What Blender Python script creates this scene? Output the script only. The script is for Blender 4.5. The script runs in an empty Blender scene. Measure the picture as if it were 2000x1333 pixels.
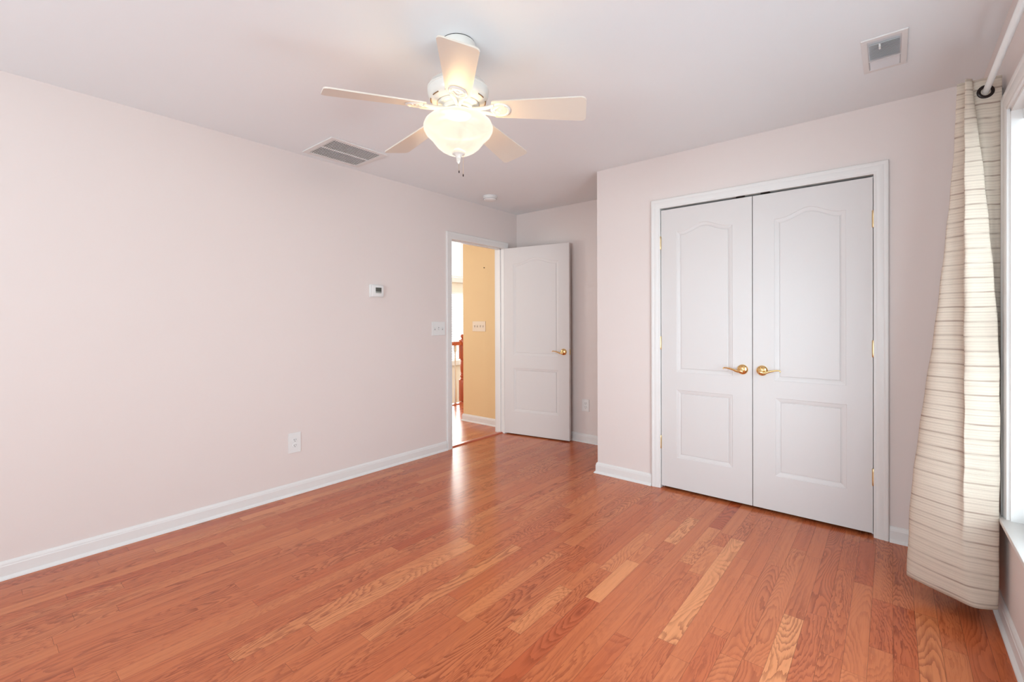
import bpy, bmesh, math, random
from mathutils import Vector, Matrix
random.seed(7)
D = bpy.data
SC = bpy.context.scene
COL = SC.collection
R = math.radians
# ------------------------------------------------------------------ camera
H = 1.21
F_PX = 896.34
cam_d = D.cameras.new('camera'); cam = D.objects.new('camera', cam_d); COL.objects.link(cam)
cam_d.sensor_width = 36.0; cam_d.lens = F_PX * 36.0 / 2000.0
cam_d.shift_y = -(666.5 - 631.70) / 2000.0
cam_d.clip_start = 0.02; cam_d.clip_end = 100
yw, pt, rl = R(39.614), R(-0.2093), R(-0.1922)
Fv = Vector((-math.sin(yw) * math.cos(pt), math.cos(yw) * math.cos(pt), math.sin(pt)))
Rv = Vector((math.cos(yw), math.sin(yw), 0)); Uv = Rv.cross(Fv)
R2 = Rv * math.cos(rl) + Uv * math.sin(rl); U2 = -Rv * math.sin(rl) + Uv * math.cos(rl)
m = Matrix((R2, U2, -Fv)).transposed().to_4x4(); m.translation = Vector((0, 0, H))
cam.matrix_world = m
SC.camera = cam
# ------------------------------------------------------------------ world, exposure, daylight, added fills
SC.view_settings.view_transform = 'Standard'
SC.view_settings.look = 'None'
SC.view_settings.gamma = 1.0
SC.view_settings.use_curve_mapping = False
SC.view_settings.exposure = 0.36
w = D.worlds.new('world'); SC.world = w; w.use_nodes = True
wb = w.node_tree.nodes['Background']; wb.inputs[0].default_value = (0.93, 0.96, 1.0, 1); wb.inputs[1].default_value = 1.2

def area(name, loc, direction, sx, sy, power, color):
    l = D.lights.new(name, 'AREA'); l.shape = 'RECTANGLE'; l.size = sx; l.size_y = sy
    l.energy = power; l.color = color
    o = D.objects.new(name, l); COL.objects.link(o); o.location = loc
    o.rotation_euler = Vector(direction).to_track_quat('-Z', 'Y').to_euler()
    return o
area('daylight_side_window', (0.66, 1.62, 1.25), (-1, 0.25, 0.38), 1.15, 1.75, 52, (0.80, 0.95, 1.08))
area('rear_window_fill', (-1.1, -2.35, 1.15), (-0.12, 1, 0.55), 2.4, 1.5, 76, (0.80, 0.95, 1.08))  # added fill light, enters by a made-up window behind the camera
area('daylight_foyer_window', (-8.6, 7.2, 1.3), (1, 0, 0), 3.6, 3.6, 420, (1.0, 0.98, 0.95))
area('foyer_side_fill', (-5.9, 0.95, 1.6), (0, 1, 0), 2.4, 2.0, 52, (1.0, 0.97, 0.92))  # added fill at an unseen opening, brightens the foyer and hall walls

# ------------------------------------------------------------------ dimensions
XL, YC, YB, XR, ZC = -3.2352, 3.2536, 3.9954, 0.3471, 2.4019
XA = -1.8093           # left corner of closet block
YN = -2.0             # wall behind the camera
WT = 0.115

# ------------------------------------------------------------------ materials
def lin(c):
    return tuple(((v / 255) / 12.92 if v / 255 <= 0.04045 else ((v / 255 + 0.055) / 1.055) ** 2.4) for v in c) + (1.0,)

def mat(name, col, rough=0.5, metal=0.0, spec=0.5, bump=0.0, bscale=400.0, var=0.0, emit=None, estr=0.0, coat=0.0):
    mt = D.materials.new(name); mt.use_nodes = True
    nt = mt.node_tree; b = nt.nodes['Principled BSDF']
    c = col if len(col) == 4 else tuple(col) + (1.0,)
    b.inputs['Base Color'].default_value = c
    b.inputs['Roughness'].default_value = rough
    b.inputs['Metallic'].default_value = metal
    b.inputs['Specular IOR Level'].default_value = spec
    b.inputs['Coat Weight'].default_value = coat
    if emit:
        b.inputs['Emission Color'].default_value = emit; b.inputs['Emission Strength'].default_value = estr
    tc = nt.nodes.new('ShaderNodeTexCoord')
    if bump > 0:
        n = nt.nodes.new('ShaderNodeTexNoise'); n.inputs['Scale'].default_value = bscale; n.inputs['Detail'].default_value = 3
        nt.links.new(tc.outputs['Object'], n.inputs['Vector'])
        bp = nt.nodes.new('ShaderNodeBump'); bp.inputs['Strength'].default_value = bump; bp.inputs['Distance'].default_value = 0.002
        nt.links.new(n.outputs['Fac'], bp.inputs['Height']); nt.links.new(bp.outputs['Normal'], b.inputs['Normal'])
    if var > 0:
        n2 = nt.nodes.new('ShaderNodeTexNoise'); n2.inputs['Scale'].default_value = 1.7; n2.inputs['Detail'].default_value = 2
        nt.links.new(tc.outputs['Object'], n2.inputs['Vector'])
        mx = nt.nodes.new('ShaderNodeMix'); mx.data_type = 'RGBA'
        nt.links.new(n2.outputs['Fac'], mx.inputs['Factor'])
        mx.inputs[6].default_value = tuple(v * (1 - var) for v in c[:3]) + (1,)
        mx.inputs[7].default_value = tuple(min(1, v * (1 + var)) for v in c[:3]) + (1,)
        nt.links.new(mx.outputs[2], b.inputs['Base Color'])
    return mt

M = {}
M['wall'] = mat('wall_paint', (0.805, 0.712, 0.673), 0.55, spec=0.3, bump=0.05, bscale=260, var=0.012)
M['ceiling'] = mat('ceiling_paint', (0.88, 0.905, 0.915), 0.9, spec=0.2, bump=0.05, bscale=200, var=0.01)
M['trim'] = mat('trim_paint', (0.82, 0.795, 0.77), 0.35, spec=0.4, var=0.008)
M['door'] = mat('door_paint', (0.735, 0.695, 0.675), 0.38, spec=0.4, bump=0.03, bscale=500)
M['yellow'] = mat('hall_yellow_paint', lin((238, 207, 158)), 0.6, spec=0.3, var=0.01)
M['cream'] = mat('foyer_cream_paint', (0.86, 0.80, 0.70), 0.7, spec=0.3, var=0.01)
M['brass'] = mat('polished_brass', (0.83, 0.56, 0.25), 0.16, metal=1.0, bump=0.02, bscale=60)
M['brass_dull'] = mat('satin_brass', (0.72, 0.55, 0.30), 0.35, metal=1.0, bump=0.02, bscale=200)
M['bronze'] = mat('dark_bronze', (0.028, 0.018, 0.016), 0.28, metal=0.6, bump=0.02, bscale=100)
M['fan_white'] = mat('fan_enamel', (0.80, 0.775, 0.72), 0.3, spec=0.5, coat=0.2, bump=0.01, bscale=80)
M['blade'] = mat('fan_blade_laminate', (0.76, 0.70, 0.61), 0.28, spec=0.5, bump=0.02, bscale=300)
M['dark'] = mat('dark_slot_and_shadow', (0.02, 0.015, 0.012), 0.8, bump=0.01)
M['slot_brown'] = mat('brown_slot', (0.22, 0.13, 0.07), 0.7, bump=0.01)
M['duct'] = mat('duct_shade', (0.014, 0.008, 0.007), 0.8, bump=0.01)  # near-black colour stands in for the shade of a deep duct
M['vent_metal'] = mat('vent_enamel', (0.80, 0.78, 0.76), 0.4, bump=0.01, bscale=100)
M['register'] = mat('register_enamel', (0.74, 0.74, 0.75), 0.4, bump=0.01, bscale=100)
M['plastic'] = mat('white_plastic', (0.84, 0.83, 0.81), 0.35, bump=0.01, bscale=100)
M['ivory'] = mat('ivory_plastic', (0.80, 0.66, 0.50), 0.4, bump=0.01, bscale=100)
M['plastic_grey'] = mat('grey_slot', (0.42, 0.40, 0.38), 0.5, bump=0.01)
M['lcd'] = mat('lcd_screen', (0.085, 0.09, 0.075), 0.2, bump=0.01)
M['lcd_low'] = mat('lcd_lower_strip', (0.30, 0.31, 0.27), 0.3, bump=0.01)
M['rod'] = mat('white_rod_enamel', (0.86, 0.87, 0.86), 0.3, bump=0.01)
M['blind'] = mat('blind_vinyl', (0.90, 0.92, 0.93), 0.5, bump=0.01)
M['cherry'] = mat('cherry_stain', lin((188, 88, 54)), 0.28, coat=0.3, bump=0.02, bscale=90, var=0.12)
M['brick'] = mat('outdoor_ground', (0.45, 0.47, 0.40), 0.9, bump=0.05, bscale=20)

def glass_mat():
    mt = D.materials.new('window_glass'); mt.use_nodes = True; nt = mt.node_tree
    nt.nodes.clear(); o = nt.nodes.new('ShaderNodeOutputMaterial'); mx = nt.nodes.new('ShaderNodeMixShader')
    t = nt.nodes.new('ShaderNodeBsdfTransparent'); g = nt.nodes.new('ShaderNodeBsdfGlossy'); g.inputs['Roughness'].default_value = 0.02
    lw = nt.nodes.new('ShaderNodeLayerWeight'); pw = nt.nodes.new('ShaderNodeMath'); pw.operation = 'POWER'; pw.inputs[1].default_value = 5
    fr = nt.nodes.new('ShaderNodeMath'); fr.operation = 'MULTIPLY_ADD'; fr.inputs[1].default_value = 0.9; fr.inputs[2].default_value = 0.04
    nt.links.new(lw.outputs['Facing'], pw.inputs[0]); nt.links.new(pw.outputs[0], fr.inputs[0])
    t.inputs[0].default_value = (0.97, 0.99, 0.98, 1)
    nt.links.new(fr.outputs[0], mx.inputs[0]); nt.links.new(t.outputs[0], mx.inputs[1]); nt.links.new(g.outputs[0], mx.inputs[2]); nt.links.new(mx.outputs[0], o.inputs[0])
    return mt
M['glass'] = glass_mat()

def bowl_mat():
    # alabaster glass: part lets the bulbs through, part glows
    mt = D.materials.new('alabaster_glass_lit'); mt.use_nodes = True; nt = mt.node_tree
    b = nt.nodes['Principled BSDF']; o = nt.nodes['Material Output']
    b.inputs['Base Color'].default_value = (0.06, 0.055, 0.045, 1); b.inputs['Roughness'].default_value = 0.25
    tc = nt.nodes.new('ShaderNodeTexCoord'); n = nt.nodes.new('ShaderNodeTexNoise'); n.inputs['Scale'].default_value = 9; n.inputs['Detail'].default_value = 4; n.inputs['Distortion'].default_value = 1.5
    nt.links.new(tc.outputs['Object'], n.inputs['Vector'])
    mr = nt.nodes.new('ShaderNodeMapRange'); mr.inputs[1].default_value = 0.3; mr.inputs[2].default_value = 0.7; mr.inputs[3].default_value = 0.60; mr.inputs[4].default_value = 0.72
    nt.links.new(n.outputs['Fac'], mr.inputs[0])
    b.inputs['Emission Color'].default_value = (1.0, 0.93, 0.83, 1)
    nt.links.new(mr.outputs[0], b.inputs['Emission Strength'])
    t = nt.nodes.new('ShaderNodeBsdfTransparent'); t.inputs[0].default_value = (1.0, 0.93, 0.8, 1)
    mx = nt.nodes.new('ShaderNodeMixShader'); mx.inputs[0].default_value = 0.82
    nt.links.new(t.outputs[0], mx.inputs[1]); nt.links.new(b.outputs[0], mx.inputs[2]); nt.links.new(mx.outputs[0], o.inputs[0])
    return mt
M['bowl'] = bowl_mat()

def curtain_mat():
    mt = D.materials.new('striped_woven_curtain'); mt.use_nodes = True; nt = mt.node_tree
    b = nt.nodes['Principled BSDF']; o = nt.nodes['Material Output']; L = nt.links.new
    uv = nt.nodes.new('ShaderNodeUVMap'); uv.uv_map = 'cloth'
    sep = nt.nodes.new('ShaderNodeSeparateXYZ'); L(uv.outputs[0], sep.inputs[0])
    def math_(op, a, bb=None, clamp=False):
        nd = nt.nodes.new('ShaderNodeMath'); nd.operation = op; nd.use_clamp = clamp
        for i, v in enumerate((a, bb)):
            if v is None: continue
            if isinstance(v, (int, float)): nd.inputs[i].default_value = v
            else: L(v, nd.inputs[i])
        return nd.outputs[0]
    def noise1(vec_scale, scale, det):
        mp = nt.nodes.new('ShaderNodeMapping'); mp.inputs['Scale'].default_value = vec_scale; L(uv.outputs[0], mp.inputs[0])
        n = nt.nodes.new('ShaderNodeTexNoise'); n.inputs['Scale'].default_value = scale; n.inputs['Detail'].default_value = det; L(mp.outputs[0], n.inputs['Vector'])
        return n.outputs['Fac']
    wob = math_('MULTIPLY', math_('SUBTRACT', noise1((5, 1.5, 1), 1, 1), 0.5), 0.012)
    z = math_('ADD', sep.outputs[1], wob)
    # strong tan stripe every 58 mm, thinner ones at uneven offsets
    def stripe(period, off, width, soft):
        fr = math_('FRACT', math_('DIVIDE', math_('ADD', z, off), period))
        d = math_('MULTIPLY', math_('ABSOLUTE', math_('SUBTRACT', fr, 0.5)), period)
        mr = nt.nodes.new('ShaderNodeMapRange'); mr.inputs[1].default_value = width; mr.inputs[2].default_value = width + soft
        mr.inputs[3].default_value = 1; mr.inputs[4].default_value = 0; L(d, mr.inputs[0]); return mr.outputs[0]
    s1 = math_('MULTIPLY', stripe(0.058, 0.01, 0.0022, 0.002), math_('ADD', math_('MULTIPLY', noise1((7, 60, 1), 1, 2), 2.4), -0.65))
    s2 = math_('MULTIPLY', stripe(0.058, 0.031, 0.0012, 0.0012), 0.30)
    s3 = math_('MULTIPLY', stripe(0.0113, 0.0, 0.0006, 0.0012), 0.20)
    band = math_('MULTIPLY', noise1((0.5, 26, 1), 1, 3), 0.22)
    tot = math_('ADD', math_('ADD', s1, s2), math_('ADD', s3, band), True)
    mx = nt.nodes.new('ShaderNodeMix'); mx.data_type = 'RGBA'; L(tot, mx.inputs['Factor'])
    mx.inputs[6].default_value = (0.80, 0.68, 0.56, 1); mx.inputs[7].default_value = (0.45, 0.33, 0.26, 1)
    L(mx.outputs[2], b.inputs['Base Color']); b.inputs['Roughness'].default_value = 0.9; b.inputs['Specular IOR Level'].default_value = 0.1
    cr = math_('ADD', math_('MULTIPLY', noise1((330, 22, 1), 1, 2), 0.8), math_('MULTIPLY', stripe(0.0057, 0.0, 0.0008, 0.001), 0.5))
    bp = nt.nodes.new('ShaderNodeBump'); bp.inputs['Strength'].default_value = 0.45; bp.inputs['Distance'].default_value = 0.003
    L(cr, bp.inputs['Height']); L(bp.outputs['Normal'], b.inputs['Normal'])
    tr = nt.nodes.new('ShaderNodeBsdfTranslucent'); L(mx.outputs[2], tr.inputs[0]); L(bp.outputs['Normal'], tr.inputs['Normal'])
    ms = nt.nodes.new('ShaderNodeMixShader'); ms.inputs[0].default_value = 0.15
    L(b.outputs[0], ms.inputs[1]); L(tr.outputs[0], ms.inputs[2]); L(ms.outputs[0], o.inputs[0])
    return mt
M['curtain'] = curtain_mat()

def oak_mat():
    mt = D.materials.new('oak_boards'); mt.use_nodes = True; nt = mt.node_tree; L = nt.links.new
    b = nt.nodes['Principled BSDF']
    tc = nt.nodes.new('ShaderNodeTexCoord')
    at = nt.nodes.new('ShaderNodeAttribute'); at.attribute_name = 'board'
    sp = nt.nodes.new('ShaderNodeSeparateColor'); L(at.outputs['Color'], sp.inputs[0])
    rA, rB, tone = sp.outputs[0], sp.outputs[1], sp.outputs[2]
    def mth(op, a, bb=None, c=None, clamp=False):
        nd = nt.nodes.new('ShaderNodeMath'); nd.operation = op; nd.use_clamp = clamp
        for i, v in enumerate((a, bb, c)):
            if v is None: continue
            if isinstance(v, (int, float)): nd.inputs[i].default_value = v
            else: L(v, nd.inputs[i])
        return nd.outputs[0]
    off = nt.nodes.new('ShaderNodeCombineXYZ'); L(mth('MULTIPLY', rA, 51.0), off.inputs[0]); L(mth('MULTIPLY', rB, 67.0), off.inputs[1]); L(mth('MULTIPLY', rA, 13.0), off.inputs[2])
    add = nt.nodes.new('ShaderNodeVectorMath'); add.operation = 'ADD'; L(tc.outputs['Object'], add.inputs[0]); L(off.outputs[0], add.inputs[1])
    def noise(scale, det, rough=0.5, dist=0.0):
        mp = nt.nodes.new('ShaderNodeMapping'); mp.inputs['Scale'].default_value = scale; L(add.outputs[0], mp.inputs[0])
        n = nt.nodes.new('ShaderNodeTexNoise'); n.inputs['Scale'].default_value = 1; n.inputs['Detail'].default_value = det
        n.inputs['Roughness'].default_value = rough; n.inputs['Distortion'].default_value = dist; L(mp.outputs[0], n.inputs['Vector']); return n.outputs['Fac']
    big = noise((7.5, 1.5, 1), 0.6, 0.4)
    wig = noise((95, 13, 1), 2, 0.5)
    h = mth('ADD', mth('MULTIPLY', big, 27.0), mth('MULTIPLY', wig, mth('ADD', mth('MULTIPLY', rB, 2.6), 0.5)))
    fr = mth('FRACT', h)
    # late-wood line: sharp on one side, fading on the other
    mr = nt.nodes.new('ShaderNodeMapRange'); mr.interpolation_type = 'SMOOTHSTEP'; mr.inputs[1].default_value = 0.30; mr.inputs[2].default_value = 0.98; L(fr, mr.inputs[0])
    mr2 = nt.nodes.new('ShaderNodeMapRange'); mr2.inputs[1].default_value = 0.985; mr2.inputs[2].default_value = 1.0; mr2.inputs[3].default_value = 1; mr2.inputs[4].default_value = 0; L(fr, mr2.inputs[0])
    ring = mth('MULTIPLY', mr.outputs[0], mr2.outputs[0])
    amp = nt.nodes.new('ShaderNodeMapRange'); amp.inputs[1].default_value = 0.38; amp.inputs[2].default_value = 0.62; amp.inputs[3].default_value = 0.15; amp.inputs[4].default_value = 1.0
    L(noise((5, 0.9, 1), 1), amp.inputs[0])
    ring = mth('MULTIPLY', ring, amp.outputs[0])
    pores = noise((420, 14, 1), 2, 0.6)
    streak = noise((60, 1.6, 1), 3, 0.6)
    dk = mth('ADD', mth('MULTIPLY', ring, 0.62), mth('ADD', mth('MULTIPLY', mth('SUBTRACT', pores, 0.5), 0.30), mth('MULTIPLY', mth('SUBTRACT', streak, 0.45), 0.9)), None, True)
    c1 = nt.nodes.new('ShaderNodeMix'); c1.data_type = 'RGBA'; L(tone, c1.inputs['Factor'])
    c1.inputs[6].default_value = OAK_D; c1.inputs[7].default_value = OAK_L
    c2 = nt.nodes.new('ShaderNodeMix'); c2.data_type = 'RGBA'; c2.blend_type = 'MULTIPLY'; L(dk, c2.inputs['Factor'])
    L(c1.outputs[2], c2.inputs[6]); c2.inputs[7].default_value = (0.37, 0.22, 0.18, 1)
    L(c2.outputs[2], b.inputs['Base Color'])
    rr = nt.nodes.new('ShaderNodeMapRange'); rr.inputs[3].default_value = 0.17; rr.inputs[4].default_value = 0.27; L(streak, rr.inputs[0]); L(rr.outputs[0], b.inputs['Roughness'])
    b.inputs['Specular IOR Level'].default_value = 0.5
    bp = nt.nodes.new('ShaderNodeBump'); bp.inputs['Strength'].default_value = 0.10; bp.inputs['Distance'].default_value = 0.001
    wv = mth('ADD', mth('MULTIPLY', pores, 0.4), mth('MULTIPLY', noise((9, 2.2, 1), 1), 5.0))
    L(wv, bp.inputs['Height']); L(bp.outputs['Normal'], b.inputs['Normal'])
    return mt
OAK_D = (0.50, 0.092, 0.027, 1)
OAK_L = (0.78, 0.295, 0.115, 1)
M['oak'] = oak_mat()

# ------------------------------------------------------------------ helpers
def link(name, bm, material, parent=None, smooth=False, recalc=True):
    if recalc: bmesh.ops.recalc_face_normals(bm, faces=bm.faces[:])
    me = D.meshes.new(name); bm.to_mesh(me); bm.free()
    mats = material if isinstance(material, (list, tuple)) else [material]
    for mm in mats: me.materials.append(mm)
    if smooth:
        me.polygons.foreach_set('use_smooth', [True] * len(me.polygons))
        try: me.set_sharp_from_angle(angle=R(smooth if smooth is not True else 40))
        except Exception: pass
    o = D.objects.new(name, me); COL.objects.link(o)
    if parent: o.parent = parent
    return o
def box(bm, x0, x1, y0, y1, z0, z1, bev=0.0, mi=0):
    vs = [bm.verts.new((x, y, z)) for z in (z0, z1) for y in (y0, y1) for x in (x0, x1)]
    fs = [bm.faces.new([vs[i] for i in q]) for q in ((0, 2, 3, 1), (4, 5, 7, 6), (0, 1, 5, 4), (2, 6, 7, 3), (0, 4, 6, 2), (1, 3, 7, 5))]
    for f in fs: f.material_index = mi
    if bev > 0:
        es = list({e for f in fs for e in f.edges})
        r = bmesh.ops.bevel(bm, geom=es, offset=bev, segments=2, affect='EDGES', profile=0.5)
        for f in r['faces']: f.material_index = mi
    return vs
def lathe(bm, prof, c=(0, 0, 0), seg=48, mi=0, axis='Z'):
    rings = []
    for r, z in prof:
        if r < 1e-6: rings.append([bm.verts.new((c[0], c[1], c[2] + z))])
        else: rings.append([bm.verts.new((c[0] + r * math.cos(2 * math.pi * i / seg), c[1] + r * math.sin(2 * math.pi * i / seg), c[2] + z)) for i in range(seg)])
    for a, b in zip(rings, rings[1:]):
        for i in range(seg):
            j = (i + 1) % seg
            if len(a) == 1 and len(b) == 1: continue
            if len(a) == 1: f = bm.faces.new((a[0], b[j], b[i]))
            elif len(b) == 1: f = bm.faces.new((a[i], a[j], b[0]))
            else: f = bm.faces.new((a[i], a[j], b[j], b[i]))
            f.material_index = mi
    return [v for r_ in rings for v in r_]
def tube(bm, pts, rad, seg=10, mi=0, cap=True, flat=1.0, up=None):
    pts = [Vector(p) for p in pts]; n = len(pts)
    rs = rad if isinstance(rad, (list, tuple)) else [rad] * n
    rings = []; prev = None
    for i, p in enumerate(pts):
        t = (pts[min(i + 1, n - 1)] - pts[max(i - 1, 0)]).normalized()
        u = Vector(up) if up else (prev if prev else (Vector((0, 0, 1)) if abs(t.z) < 0.9 else Vector((1, 0, 0))))
        s = t.cross(u).normalized(); u = s.cross(t).normalized(); prev = u
        rings.append([bm.verts.new(p + s * math.cos(2 * math.pi * k / seg) * rs[i] * flat + u * math.sin(2 * math.pi * k / seg) * rs[i]) for k in range(seg)])
    for a, b in zip(rings, rings[1:]):
        for i in range(seg):
            j = (i + 1) % seg; f = bm.faces.new((a[i], a[j], b[j], b[i])); f.material_index = mi
    if cap:
        bm.faces.new(rings[0]).material_index = mi; bm.faces.new(rings[-1]).material_index = mi
def sweep(bm, path, profile, frame, closed_profile=True):
    """sweep a 2-D profile (a across, b out) along a mitred polyline; frame(p2, a_vec2, b) -> 3-D point"""
    n = len(path); P = [Vector(p) for p in path]; rings = []
    for i, p in enumerate(P):
        d1 = (P[i] - P[i - 1]).normalized() if i > 0 else None
        d2 = (P[i + 1] - P[i]).normalized() if i < n - 1 else None
        nrm = [Vector((-d.y, d.x)) for d in (d1, d2) if d is not None]
        if len(nrm) == 1: mv = nrm[0]
        else:
            mv = (nrm[0] + nrm[1]); mv = mv / mv.dot(nrm[0])
        rings.append([bm.verts.new(frame(p + mv * a, b)) for a, b in profile])
    k = len(profile)
    for r1, r2 in zip(rings, rings[1:]):
        for i in range(k if closed_profile else k - 1):
            j = (i + 1) % k; bm.faces.new((r1[i], r1[j], r2[j], r2[i]))
    bm.faces.new(rings[0]); bm.faces.new(rings[-1])
def tag(o, label=None, cat=None, group=None, kind=None):
    if label: o['label'] = label
    if cat: o['category'] = cat
    if group: o['group'] = group
    if kind: o['kind'] = kind
    return o
def empty(name, loc, rz=0.0):
    o = D.objects.new(name, None); COL.objects.link(o); o.location = loc; o.rotation_euler = (0, 0, rz); o.empty_display_size = 0.1
    return o
def struct(o, label=None):
    o['kind'] = 'structure'
    if label: o['label'] = label
    return o
def xform(bm, mtx):
    bmesh.ops.transform(bm, matrix=mtx, verts=bm.verts[:])

# ------------------------------------------------------------------ room shell
def wall_mesh(name, axis, p0, p1, a0, a1, z0, z1, holes, material, label):
    """axis 'X': slab between x=p0..p1 running in y (a0..a1); axis 'Y' the other way; holes (b0,b1,c0,c1)"""
    bm = bmesh.new()
    def bb(s0, s1, t0, t1):
        if s1 - s0 < 1e-5 or t1 - t0 < 1e-5: return
        if axis == 'X': box(bm, p0, p1, s0, s1, t0, t1)
        else: box(bm, s0, s1, p0, p1, t0, t1)
    cur = a0
    for b0, b1 in sorted({(h[0], h[1]) for h in holes}):
        bb(cur, b0, z0, z1); cur = b1; zc = z0
        for _, _, c0, c1 in sorted(h for h in holes if h[0] == b0):
            bb(b0, b1, zc, c0); zc = c1
        bb(b0, b1, zc, z1)
    bb(cur, a1, z0, z1)
    return struct(link(name, bm, material), label)
DO0, DO1, DOZ = 3.002, 3.765, 2.0          # doorway in left wall
CO0, CO1, COZ = -1.292, -0.078, 2.022       # closet opening
WO0, WO1, WOZ0, WOZ1 = 1.05, 2.555, 0.445, 2.012   # side window opening
wall_mesh('wall_left', 'X', XL - WT, XL, YN - WT, YB, 0, ZC, [(DO0 - .018, DO1 + .018, 0, DOZ + .018)], M['wall'], 'long pale pinkish grey wall on the left')
wall_mesh('wall_back', 'Y', YB, YB + .1, XL - WT - 0.0, XA + 0.1, 0, ZC, [], M['wall'], 'short wall behind the open white door')
wall_mesh('wall_closet', 'Y', YC, YC + WT, XA, XR, 0, ZC, [(CO0 - .018, CO1 + .018, 0, COZ + .018)], M['wall'], 'wall around the closet double doors')
wall_mesh('wall_closet_side', 'X', XA, XA + .1, YC + WT, YB, 0, ZC, [], M['wall'], 'side of the closet facing the open door')
wall_mesh('wall_closet_inside', 'Y', YB, YB + .1, XA + .1, XR + .1, 0, ZC, [], M['wall'], 'back wall inside the closet')
wall_mesh('wall_right', 'X', XR, XR + .16, YN - WT, YB, 0, ZC, [(WO0, WO1, WOZ0 - .02, WOZ1)], M['wall'], 'window wall on the right behind the curtain')
wall_mesh('wall_near', 'Y', YN - WT, YN, XL, XR, 0, ZC, [(-2.3, 0.1, 0.55, 2.05)], M['wall'], 'wall behind the camera with an added window')
bm = bmesh.new(); box(bm, XL - WT, XR + .16, YN - WT, YB + .1, ZC, ZC + .15)
struct(link('ceiling', bm, M['ceiling']), 'flat off-white bedroom ceiling')

# floor boards: individual quads over a dark sub floor
def boards(name, x0, x1, y0, y1, seam, pitch, label, specials=(), seed=3, zt=0.0, lmin=0.35, lmax=1.25):
    rnd = random.Random(seed); bm = bmesh.new()
    cl = bm.loops.layers.float_color.new('board')
    g = 0.00032; dz = 0.0016
    def board(a0, a1, b0, b1, col):
        a0, a1, b0, b1 = max(a0, x0), min(a1, x1), max(b0, y0), min(b1, y1)
        if a1 - a0 < 0.004 or b1 - b0 < 0.004: return
        t = [bm.verts.new((x, y, zt)) for x, y in ((a0 + g, b0 + g), (a1 - g, b0 + g), (a1 - g, b1 - g), (a0 + g, b1 - g))]
        b = [bm.verts.new((x, y, zt - dz)) for x, y in ((a0, b0), (a1, b0), (a1, b1), (a0, b1))]
        fs = [bm.faces.new(t)] + [bm.faces.new((b[i], b[(i + 1) % 4], t[(i + 1) % 4], t[i])) for i in range(4)]
        for f in fs[1:]: f.material_index = 1
        for f in fs:
            for l in f.loops: l[cl] = col
    k0 = math.floor((seam - x1) / pitch) - 1; k1 = math.ceil((seam - x0) / pitch) + 1
    for k in range(k0, k1):
        xa, xb = seam - pitch * (k + 1), seam - pitch * k
        if xb < x0 or xa > x1: continue
        sp = [s for s in specials if s[0] == k]
        cuts = []; y = y0 - rnd.random() * lmax
        while y < y1:
            L_ = rnd.uniform(lmin, lmax); cuts.append((y, y + L_)); y += L_
        for (kk, s0, s1, tone) in sp:
            new = []
            for a, b in cuts:
                if b <= s0 or a >= s1: new.append((a, b)); continue
                if a < s0 - .01: new.append((a, s0))
                if b > s1 + .01: new.append((s1, b))
            cuts = new
            board(xa, xb, s0, s1, (rnd.random(), rnd.random(), tone, 1))
        cuts.sort(); fixed = []
        for a, b in cuts:
            board(xa, xb, a, b, (rnd.random(), rnd.random(), min(1, max(0, rnd.gauss(0.33, 0.10) + (0.28 if rnd.random() < .07 else 0))), 1))
    # sub floor
    vs = [bm.verts.new((x, y, zt - .0018)) for x, y in ((x0, y0), (x1, y0), (x1, y1), (x0, y1))]
    f = bm.faces.new(vs); f.material_index = 1
    for l in f.loops: l[cl] = (0, 0, 0, 1)
    vb = [bm.verts.new((v.co.x, v.co.y, zt - .1)) for v in vs]; f = bm.faces.new(vb[::-1]); f.material_index = 1
    for i in range(4):
        f = bm.faces.new((vs[i], vs[(i + 1) % 4], vb[(i + 1) % 4], vb[i])); f.material_index = 1
    bm.normal_update()
    for f in bm.faces:
        if f.calc_center_median().z > zt - .003 and f.normal.z < -0.1: f.normal_flip()
    return struct(link(name, bm, [M['oak'], M['gap']], recalc=False), label)
M['gap'] = mat('board_gap', (0.16, 0.05, 0.028), 0.7, bump=0.01)
boards('floor', XL, XR + .1, YN, YB + .02, -0.066, 0.0693, 'orange oak strip floor of the bedroom',
       specials=[(8, 1.699, 2.74, 0.98), (3, 1.2, 2.17, 0.95), (12, 2.47, 2.87, 0.95), (13, 1.75, 2.16, 0.9), (15, 1.38, 1.755, 0.75),
                 (14, 2.0, 2.5, 0.6), (6, 1.9, 2.4, 0.35), (18, 1.3, 2.0, 0.55), (9, 2.25, 2.6, 0.6), (0, 1.2, 1.95, 0.5), (1, 2.0, 2.75, 0.3)])
boards('floor', -4.97, XL, 1.0, 9.0, -3.30, 0.0693, 'orange oak floor of the hall beyond the doorway', seed=11)

# ------------------------------------------------------------------ baseboards
BB = [(0, 0), (0.024, 0), (0.023, 0.006), (0.018, 0.013), (0.0125, 0.017), (0.0125, 0.062), (0.0105, 0.066), (0.0105, 0.070), (0.008, 0.078), (0.003, 0.084), (0.0, 0.085)]
def baseboard(name, path, label, material=None):
    """path in plan with the wall on its right-hand side; profile: a = out from the wall (to the left), b = up"""
    bm = bmesh.new(); sweep(bm, path, BB, lambda p, b: Vector((p.x, p.y, b)))
    return struct(link(name, bm, material or M['trim'], smooth=25), label)
CW = 0.066   # casing width
baseboard('baseboard_left', [(XL, DO0 - CW - .004), (XL, YN)], 'white baseboard along the left wall')
baseboard('baseboard_back', [(XA, YB), (XL, YB), (XL, DO1 + CW + .004)], 'white baseboard of the wall behind the open door')
baseboard('baseboard_closet', [(CO0 - CW - .002, YC), (XA, YC), (XA, YB)], 'white baseboard wrapping the closet corner left of the closet doors')
baseboard('baseboard_right', [(XR, YN), (XR, YC), (CO1 + CW + .002, YC)], 'white baseboard under the window and right of the closet')
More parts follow.
